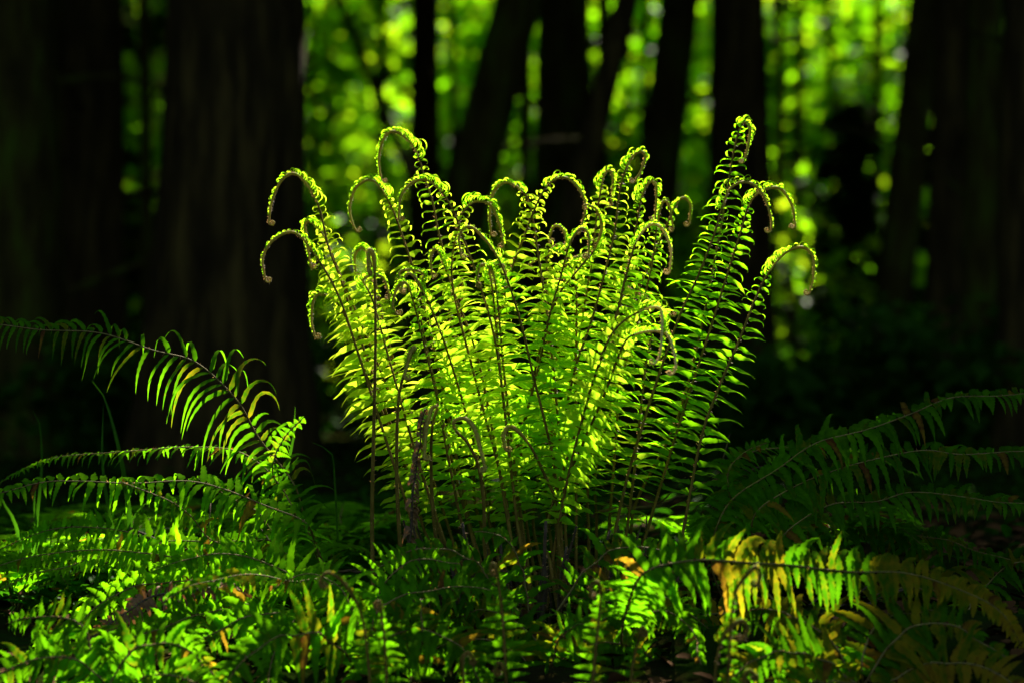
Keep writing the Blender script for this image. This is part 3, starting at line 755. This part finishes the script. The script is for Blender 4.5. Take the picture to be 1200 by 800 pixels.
T('nearly black straight trunk behind the right side of the fern', 866, 862, 86, 9.5, BARK, seed=12, height=7.0, limbs=0)
T('thin pale stem close to the right of the black straight trunk', 916, 912, 11, 13, BARK_PALE, seed=13)
T('thin pale stem in the middle of the bright right gap', 928, 938, 13, 17, BARK_PALE, seed=14)
T('dark trunk leaning right beside the dark hemlock', 1022, 1084, 46, 9, BARK_MOSS, seed=15)
T('straight dark trunk third from the right edge', 1098, 1116, 46, 7.5, BARK, seed=16)
T('dark trunk second from the right edge', 1142, 1156, 44, 6.5, BARK_MOSS, seed=17)
T('dark trunk at the right edge of the forest', 1196, 1204, 60, 5.6, BARK, seed=18)
T('pale sunlit snag of trunk right of centre behind the fern tops', 695, 712, 14, 16, BARK_PALE, seed=19, height=5.0, group=None)
T('thin dark stem near the left edge, in front of the far thicket', 64, 70, 14, 11, BARK_MOSS, seed=20)

T('slender stem at the left rim of the brightest gap', 372, 366, 9, 17, BARK_MOSS, seed=31)
T('slender bent stem inside the brightest gap', 440, 448, 11, 17, BARK_MOSS, seed=32, flare=1.1)
T('thin stem between the slender dark trunk and the right-leaning mossy trunk', 540, 528, 10, 18, BARK, seed=33)
T('thin dark stem right of the central thick trunk, beyond the leaning one', 716, 704, 12, 15, BARK, seed=34)
T('thin stem leaning left at the rim of the bright right gap', 1010, 968, 10, 17, BARK_MOSS, seed=35, flare=1.1)
T('thin stem in front of the widest leafy maple', 1030, 1026, 12, 15, BARK, seed=36)
T('thin stem touching the left side of the brownish trunk', 742, 758, 9, 14, BARK_MOSS, seed=37)

# unseen roof added to shade the scene: dense sprays 7 to 12 m up, shared out to the crowns of the trees that carry them
g = np.random.default_rng(5)
nc = 60000
C = np.stack([g.uniform(-27, 17, nc), g.uniform(-5.0, 44, nc), g.uniform(7.0, 12.0, nc)], 1)
cl = np.stack([g.uniform(-27, 17, 900), g.uniform(-5.0, 44, 900), g.uniform(7, 12, 900)], 1)
pick = g.integers(0, 900, nc); mixk = g.random(nc) < .45
C[mixk] = cl[pick[mixk]] + g.normal(0, .55, (mixk.sum(), 3))
# stay out of the picture's upper edge near the camera
topz = CAM_Z + (C[:, 1] + CAM_D) * .185
C = C[(C[:, 2] > topz + .3) & (C[:, 1] > -2.0)]
C = C[open_to_sun(C, 6)]
nr = g.normal(0, .45, (len(C), 3)); nr[:, 2] += 1
sz = g.uniform(.35, .8, len(C))
tx = np.array([[b.x, b.y] for e, b in TREES])
dd = np.linalg.norm(C[:, None, :2] - tx[None], axis=2)
own = np.where(dd.min(1) < 2.6, dd.argmin(1), -1)
for i, (e, b) in enumerate(TREES):
    s_ = own == i
    if s_.sum() > 20 and i != 18:
        cloud('crown', CONIFER, C[s_], sz[s_], nr[s_], 100 + i, parent=e, origin=b, temp=LEAF_T * np.array([1.5, 1, 1]))  # crowns shared out from the added shade roof
s_ = (own == -1) | (own == 18)
o = cloud('shade_canopy', CONIFER, C[s_], sz[s_], nr[s_], 99, temp=LEAF_T * np.array([1.5, 1, 1]))
tag(o, 'unseen roof of dark foliage added to shade the forest, open over sunlit spots', 'canopy', kind='stuff')

# maples with big translucent leaves, far behind
def maple(label, px, y, rx, z0, z1, n, seed, sz=(.13, .24), lean=0.0):
    rg = random.Random(seed); gg = np.random.default_rng(seed)
    x = P(px, 400, y).x; b = Vector((x, y, ground_z(x, y)))
    e = empty('maple_tree', b, label, 'tree', 'leafy maples far behind')
    q = MB(); top = Vector((x + lean, y, z1 * .85))
    p, _ = resample([b - Vector((0, 0, .1)), b.lerp(top, .5) + Vector((rg.uniform(-.2, .2), 0, 0)), top], 16)
    q.tube(p, [.09 * (1 - .7 * j / 15) for j in range(16)], 9); q.build('trunk', BARK_PALE, e, b)
    cs = []
    for k in range(9):
        f = rg.uniform(.15, .95); st = p[int(f * 15)]
        th = rg.uniform(0, 6.28); ln = rx * rg.uniform(.5, 1.0)
        en = st + Vector((math.cos(th) * ln, math.sin(th) * ln * .7, rg.uniform(-.1, .6)))
        l, _ = resample([st, st.lerp(en, .5) + Vector((0, 0, .15)), en], 8)
        m_ = MB(); m_.tube(l, [.03 * (1 - .8 * j / 7) for j in range(8)], 5); m_.build('limb', BARK_PALE, e, b)
    nclump = 60
    cc = np.stack([gg.normal(0, .5, nclump) * rx, gg.normal(0, .45, nclump) * rx * .7, gg.uniform(z0, z1, nclump)], 1) + np.array([x, y, 0])
    pts = cc[gg.integers(0, nclump, n)] + gg.normal(0, .30, (n, 3)) * np.array([1, 1, .6])
    nn = gg.normal(0, .55, (n, 3)); nn[:, 2] += .9
    cloud('crown', MAPLE, pts, gg.uniform(*sz, n) * 1.2, nn, seed + 1, parent=e, origin=b, temp=MAPLE_T, faces=MAPLE_F)
MP = [('leafy maple filling the brightest gap, right of the broadest trunk', 385, 20, 1.3, .6, 5.6), ('leafy maple behind the slender dark trunk', 490, 22, 1.5, 1.5, 6.2), ('leafy maple seen in the narrow central gap', 605, 22, 1.2, .8, 6.0),
      ('leafy maple glimpsed left of the brownish trunk', 738, 20, 1.1, .8, 5.6), ('leafy maple glimpsed just left of the black straight trunk', 815, 23, 1.0, .8, 6.0), ('bright leafy maple right of the black straight trunk', 925, 20, 1.2, .3, 5.6), ('widest leafy maple, high in the right gap', 1000, 22, 1.8, .8, 6.4),
      ('leafy maple low behind the dark hemlock', 985, 12.5, .8, -.1, 1.9), ('low leafy maple glowing beside the black straight trunk', 922, 11, .5, -.1, 1.6), ('low leafy maple behind the left side of the fern', 395, 12, .55, -.1, 1.6), ('dim leafy maple behind the far left trunks', 60, 20, 2.0, .3, 5.6), ('dim leafy maple behind the right edge trunks', 1150, 21, 1.8, .3, 5.6)]
for i, (lb_, px, y, rx, z0, z1) in enumerate(MP): maple(lb_, px, y, rx, z0, z1, 1500 if y > 15 else 330, 300 + i * 7, (.13, .24) if y > 15 else (.09, .16))

# dark hemlocks
def hemlock(label, px, y, rx, z0, z1, seed, n=5200):
    rg = random.Random(seed); gg = np.random.default_rng(seed)
    x = P(px, 400, y).x; b = Vector((x, y, ground_z(x, y)))
    e = empty('hemlock_tree', b, label, 'tree', 'dark young hemlocks')
    q = MB(); q.tube([Vector((x, y, b.z - .1)), Vector((x + .03, y, (b.z + z1) / 2)), Vector((x, y, z1))], [.08, .055, .01], 9); q.build('trunk', BARK, e, b)
    pts, ai, nn = [], [], []
    nb = 46
    for k in range(nb):
        f = (k + rg.random()) / nb; z = z0 + (z1 - z0) * f; th = rg.uniform(0, 6.28); ln = rx * (1.05 - .75 * f) * rg.uniform(.7, 1.15)
        d = np.array([math.cos(th), math.sin(th), 0.])
        m = n // nb
        t = gg.random(m) ** .7
        c = np.array([x, y, z]) + d * (t * ln)[:, None]
        c[:, 2] += .12 * t - .38 * t ** 2 * ln / rx
        sd = np.array([-d[1], d[0], 0.])
        off = gg.uniform(-1, 1, m) * (.30 * (1 - t) + .08)
        c += sd * off[:, None]; c[:, 2] += gg.normal(0, .03, m) - abs(off) * .25
        pts.append(c); ai.append(d[None] * .6 + sd[None] * np.sign(off)[:, None] + gg.normal(0, .15, (m, 3))); v = gg.normal(0, .25, (m, 3)); v[:, 2] += 1; nn.append(v)
    pts = np.concatenate(pts); cloud('crown', CONIFER, pts, gg.uniform(.10, .22, len(pts)), np.concatenate(nn), seed, parent=e, origin=b, temp=SPRAY_T, aim=np.concatenate(ai))
hemlock('dark bushy hemlock standing in front of the bright right gap', 990, 11.5, .42, .8, 2.5, 401, 2400)
hemlock('dark hemlock among the trunks at the left edge', 70, 12, 1.4, .1, 4.2, 402)
hemlock('dark hemlock behind the fern between the left and central trunks', 480, 14, .9, .0, 1.3, 403)
hemlock('dark hemlock behind the right edge trunks', 1165, 10, 1.1, .1, 4.2, 404)
hemlock('low dark hemlock behind the fern right of centre', 770, 15, .9, .0, 1.1, 405)

# low dark shrubs
def shrub(label, px, y, rx, h, seed, n=1500):
    gg = np.random.default_rng(seed); rg = random.Random(seed)
    x = P(px, 400, y).x; b = Vector((x, y, ground_z(x, y)))
    e = empty('salal_shrub', b, label, 'shrub', 'dark shrubs of the undergrowth')
    q = MB()
    tips = []
    for k in range(14):
        th = rg.uniform(0, 6.28); en = b + Vector((math.cos(th) * rx * rg.uniform(.3, 1), math.sin(th) * rx * rg.uniform(.2, .7), h * rg.uniform(.5, 1)))
        p, _ = resample([b - Vector((0, 0, .03)), b.lerp(en, .5) + Vector((0, 0, h * .15)), en], 8); tips.append(p)
        q.tube(p, [.010 * (1 - .7 * j / 7) for j in range(8)], 5)
    q.build('stem', TWIG, e, b)
    idx = gg.integers(0, 14, n); jj = gg.integers(2, 8, n)
    base = np.array([[tuple(v) for v in p] for p in tips])[idx, jj]
    pts = base + gg.normal(0, .09, (n, 3)) * np.array([1, 1, .8])
    nn = gg.normal(0, .5, (n, 3)); nn[:, 2] += .9
    cloud('foliage', SHRUB, pts, gg.uniform(.06, .13, n), nn, seed, parent=e, origin=b)
SH = [('low dark shrub at the foot of the black straight trunk', 905, 6.2, .5, .45), ('low dark shrub below the bright right gap', 985, 8, .8, .55), ('low dark shrub between the right edge trunks', 1110, 6, .8, .8),
      ('low dark shrub at the foot of the broadest trunk', 330, 6.6, .7, .7), ('low dark shrub under the far left trunks', 90, 6.4, .9, .6), ('low dark shrub behind the middle of the fern', 640, 7, 1.2, .7), ('low dark shrub between the two left trunks', 190, 9, .8, .8)]
for i, (lb_, px, y, rx, h) in enumerate(SH): shrub(lb_, px, y, rx, h, 500 + i * 3)

# far wood closing the view, carried on unseen behind the camera to block sky light
g = np.random.default_rng(77); n = 45000
th = g.uniform(0, 2 * PI, n); rad = g.uniform(27, 33, n)
C = np.stack([rad * np.cos(th), 4 + rad * np.sin(th), g.uniform(-.5, 13, n)], 1)
C[:, 2] += np.array([ground_z(a, b_) for a, b_ in C[:, :2]])
back = ((C[:, 1] < -8) & (C[:, 2] > 3.5 + g.uniform(0, 2, n))) | ((C[:, 1] > 10) & (C[:, 2] > 7.6 + g.uniform(0, 1.5, n))); C = C[~back]; n = len(C)  # cut lower to let in sky fill and sun
nr = g.normal(0, .6, (n, 3)); nr[:, 2] += .6
o = cloud('distant_woodland', SHRUB, C, g.uniform(.5, 1.1, n), nr, 78)
tag(o, 'far dark wood closing the view behind the trunks', 'woodland', kind='stuff')

# sunlit ground cover at lower left and thin cover elsewhere
g = np.random.default_rng(88); n = 15000
x = np.concatenate([g.normal(-1.15, .75, 9000), g.uniform(-4, 4, 6000)]); y = np.concatenate([g.normal(.75, .7, 9000), g.uniform(-.1, 9, 6000)])
k = ~((np.hypot(x + .05, y) < .30) | (y < -1.25)); k &= ~(y < .12); x, y = x[k], y[k]; n = len(x)
z = np.array([ground_z(a, b_) for a, b_ in zip(x, y)])
hh = np.where(np.arange(n) % 3 == 0, .03, .09) * g.uniform(.3, 1.6, n)
nr = g.normal(0, .33, (n, 3)); nr[:, 2] += 1
o = cloud('ground_cover', HERB, np.stack([x, y, z + hh], 1), g.uniform(.025, .075, n), nr, 89, temp=LEAF_T * np.array([.8, 1, 1]))
tag(o, 'carpet of small bright herb leaves on the forest floor', 'ground cover', kind='stuff')
n = 5000
x = g.uniform(-4, 4, n); y = g.uniform(-1.3, 3, n); z = np.array([ground_z(a, b_) for a, b_ in zip(x, y)]) + .012
nr = g.normal(0, .3, (n, 3)); nr[:, 2] += 1
o = cloud('leaf_litter', LITTER, np.stack([x, y, z], 1), g.uniform(.03, .08, n), nr, 90)
tag(o, 'brown fallen leaves scattered over the forest floor', 'leaf litter', kind='stuff')

# low soft ferns in the sunlit ground cover
def soft_fern(label, px, py, y, seed, nf=7, size=.32, ti=.75):
    rg = random.Random(seed)
    c = P(px, py, y); b = Vector((c.x, y, ground_z(c.x, y)))
    e = empty('lady_fern', b, label, 'fern', 'soft low ferns in the ground cover')
    for k in range(nf):
        a = 2 * PI * (k + rg.uniform(-.25, .25)) / nf; l = size * rg.uniform(.8, 1.15); d = Vector((math.cos(a), math.sin(a), 0))
        pts = [b, b + d * l * .3 + Vector((0, 0, l * .42)), b + d * l * .7 + Vector((0, 0, l * .5)), b + d * l * 1.1 + Vector((0, 0, l * .36))]
        frond(e, b, pts, Vector((d.x * -.2, d.y * -.2, 1)), rg, plen=.085, pw=.022, gap=.019, start=.2, asc=.25, twist=.05, droop=.3, tint=ti, steps=8, serr=.2, prof='old', hairy=0, rad=.0018, stalk_mat=STALK_PALE, tipfrac=.12)
SF = [('soft low fern at the left edge in the dim light', 30, 660, 0.9, .55), ('bright soft fern in the sunlit patch at the lower left', 150, 735, .55, .6), ('soft bright fern under the golden stalk of the lower left fern', 300, 760, .3, .58),
      ('soft fern behind the dead brown frond', 220, 705, .9, .56), ('dim soft fern in the gap right of the tall fern foot', 830, 700, .6, .6), ('soft shaded fern under the browning frond', 960, 730, .3, .5), ('soft low fern at the left bottom corner', 20, 770, .2, .55), ('soft bright fern beside the left side of the tall fern foot', 400, 700, .7, .6)]
for i, (lb_, px, py, y, ti) in enumerate(SF): soft_fern(lb_, px, py, y, 600 + i, ti=ti)

# ------------------------------------------------------------------ ground
me = bpy.data.meshes.new('forest_floor')
xs = sorted(set([round(v, 3) for v in np.concatenate([np.linspace(-60, -6, 40), np.linspace(-6, 6, 81), np.linspace(6, 60, 40)])]))
ys = sorted(set([round(v, 3) for v in np.concatenate([np.linspace(-56, -6, 36), np.linspace(-6, 12, 121), np.linspace(12, 64, 40)])]))
V = [(a, b_, ground_z(a, b_)) for b_ in ys for a in xs]
W = len(xs)
me.from_pydata(V, [], [(j * W + i, j * W + i + 1, (j + 1) * W + i + 1, (j + 1) * W + i) for j in range(len(ys) - 1) for i in range(W - 1)])
me.polygons.foreach_set('use_smooth', [True] * len(me.polygons)); me.materials.append(SOIL)
o = bpy.data.objects.new('forest_floor', me); COL.objects.link(o); tag(o, 'dark forest floor of soil and moss', 'ground', kind='structure')

# ------------------------------------------------------------------ light, camera, render
w = bpy.data.worlds.new('World'); SC.world = w; w.use_nodes = True
nt = w.node_tree; nt.nodes.clear()
sky = nt.nodes.new('ShaderNodeTexSky'); sky.sky_type = 'NISHITA'; sky.sun_disc = False
sky.sun_elevation = SUN_EL; sky.sun_rotation = math.atan2(S.x, S.y)
bg = nt.nodes.new('ShaderNodeBackground'); bg.inputs['Strength'].default_value = 0.10
ow = nt.nodes.new('ShaderNodeOutputWorld')
nt.links.new(sky.outputs[0], bg.inputs['Color']); nt.links.new(bg.outputs[0], ow.inputs['Surface'])
sl = bpy.data.lights.new('sun', 'SUN'); sl.energy = 5.0; sl.angle = math.radians(0.5); sl.color = (1.0, 0.93, 0.78)
so = bpy.data.objects.new('sun', sl); COL.objects.link(so); so.rotation_euler = S.to_track_quat('Z', 'Y').to_euler(); so.location = S * 30
cd = bpy.data.cameras.new('camera'); cd.lens = FOC; cd.sensor_width = 36; cd.sensor_fit = 'HORIZONTAL'; cd.clip_start = .05; cd.clip_end = 300
cd.dof.use_dof = True; cd.dof.focus_distance = CAM_D - .06; cd.dof.aperture_fstop = 1.6; cd.dof.aperture_blades = 0
co = bpy.data.objects.new('camera', cd); COL.objects.link(co); co.location = (0, -CAM_D, CAM_Z); co.rotation_euler = (PI / 2, 0, 0)
SC.camera = co
vs = SC.view_settings; vs.view_transform = 'Standard'; vs.look = 'None'; vs.gamma = 1; vs.exposure = 2.4; vs.use_curve_mapping = False
cy = SC.cycles
cy.use_denoising = True; cy.denoiser = 'OPENIMAGEDENOISE'
cy.max_bounces = 6; cy.diffuse_bounces = 4; cy.glossy_bounces = 2; cy.transmission_bounces = 4; cy.transparent_max_bounces = 4
cy.sample_clamp_indirect = 4.0; cy.caustics_reflective = False; cy.caustics_refractive = False
SC.render.threads_mode = 'AUTO'
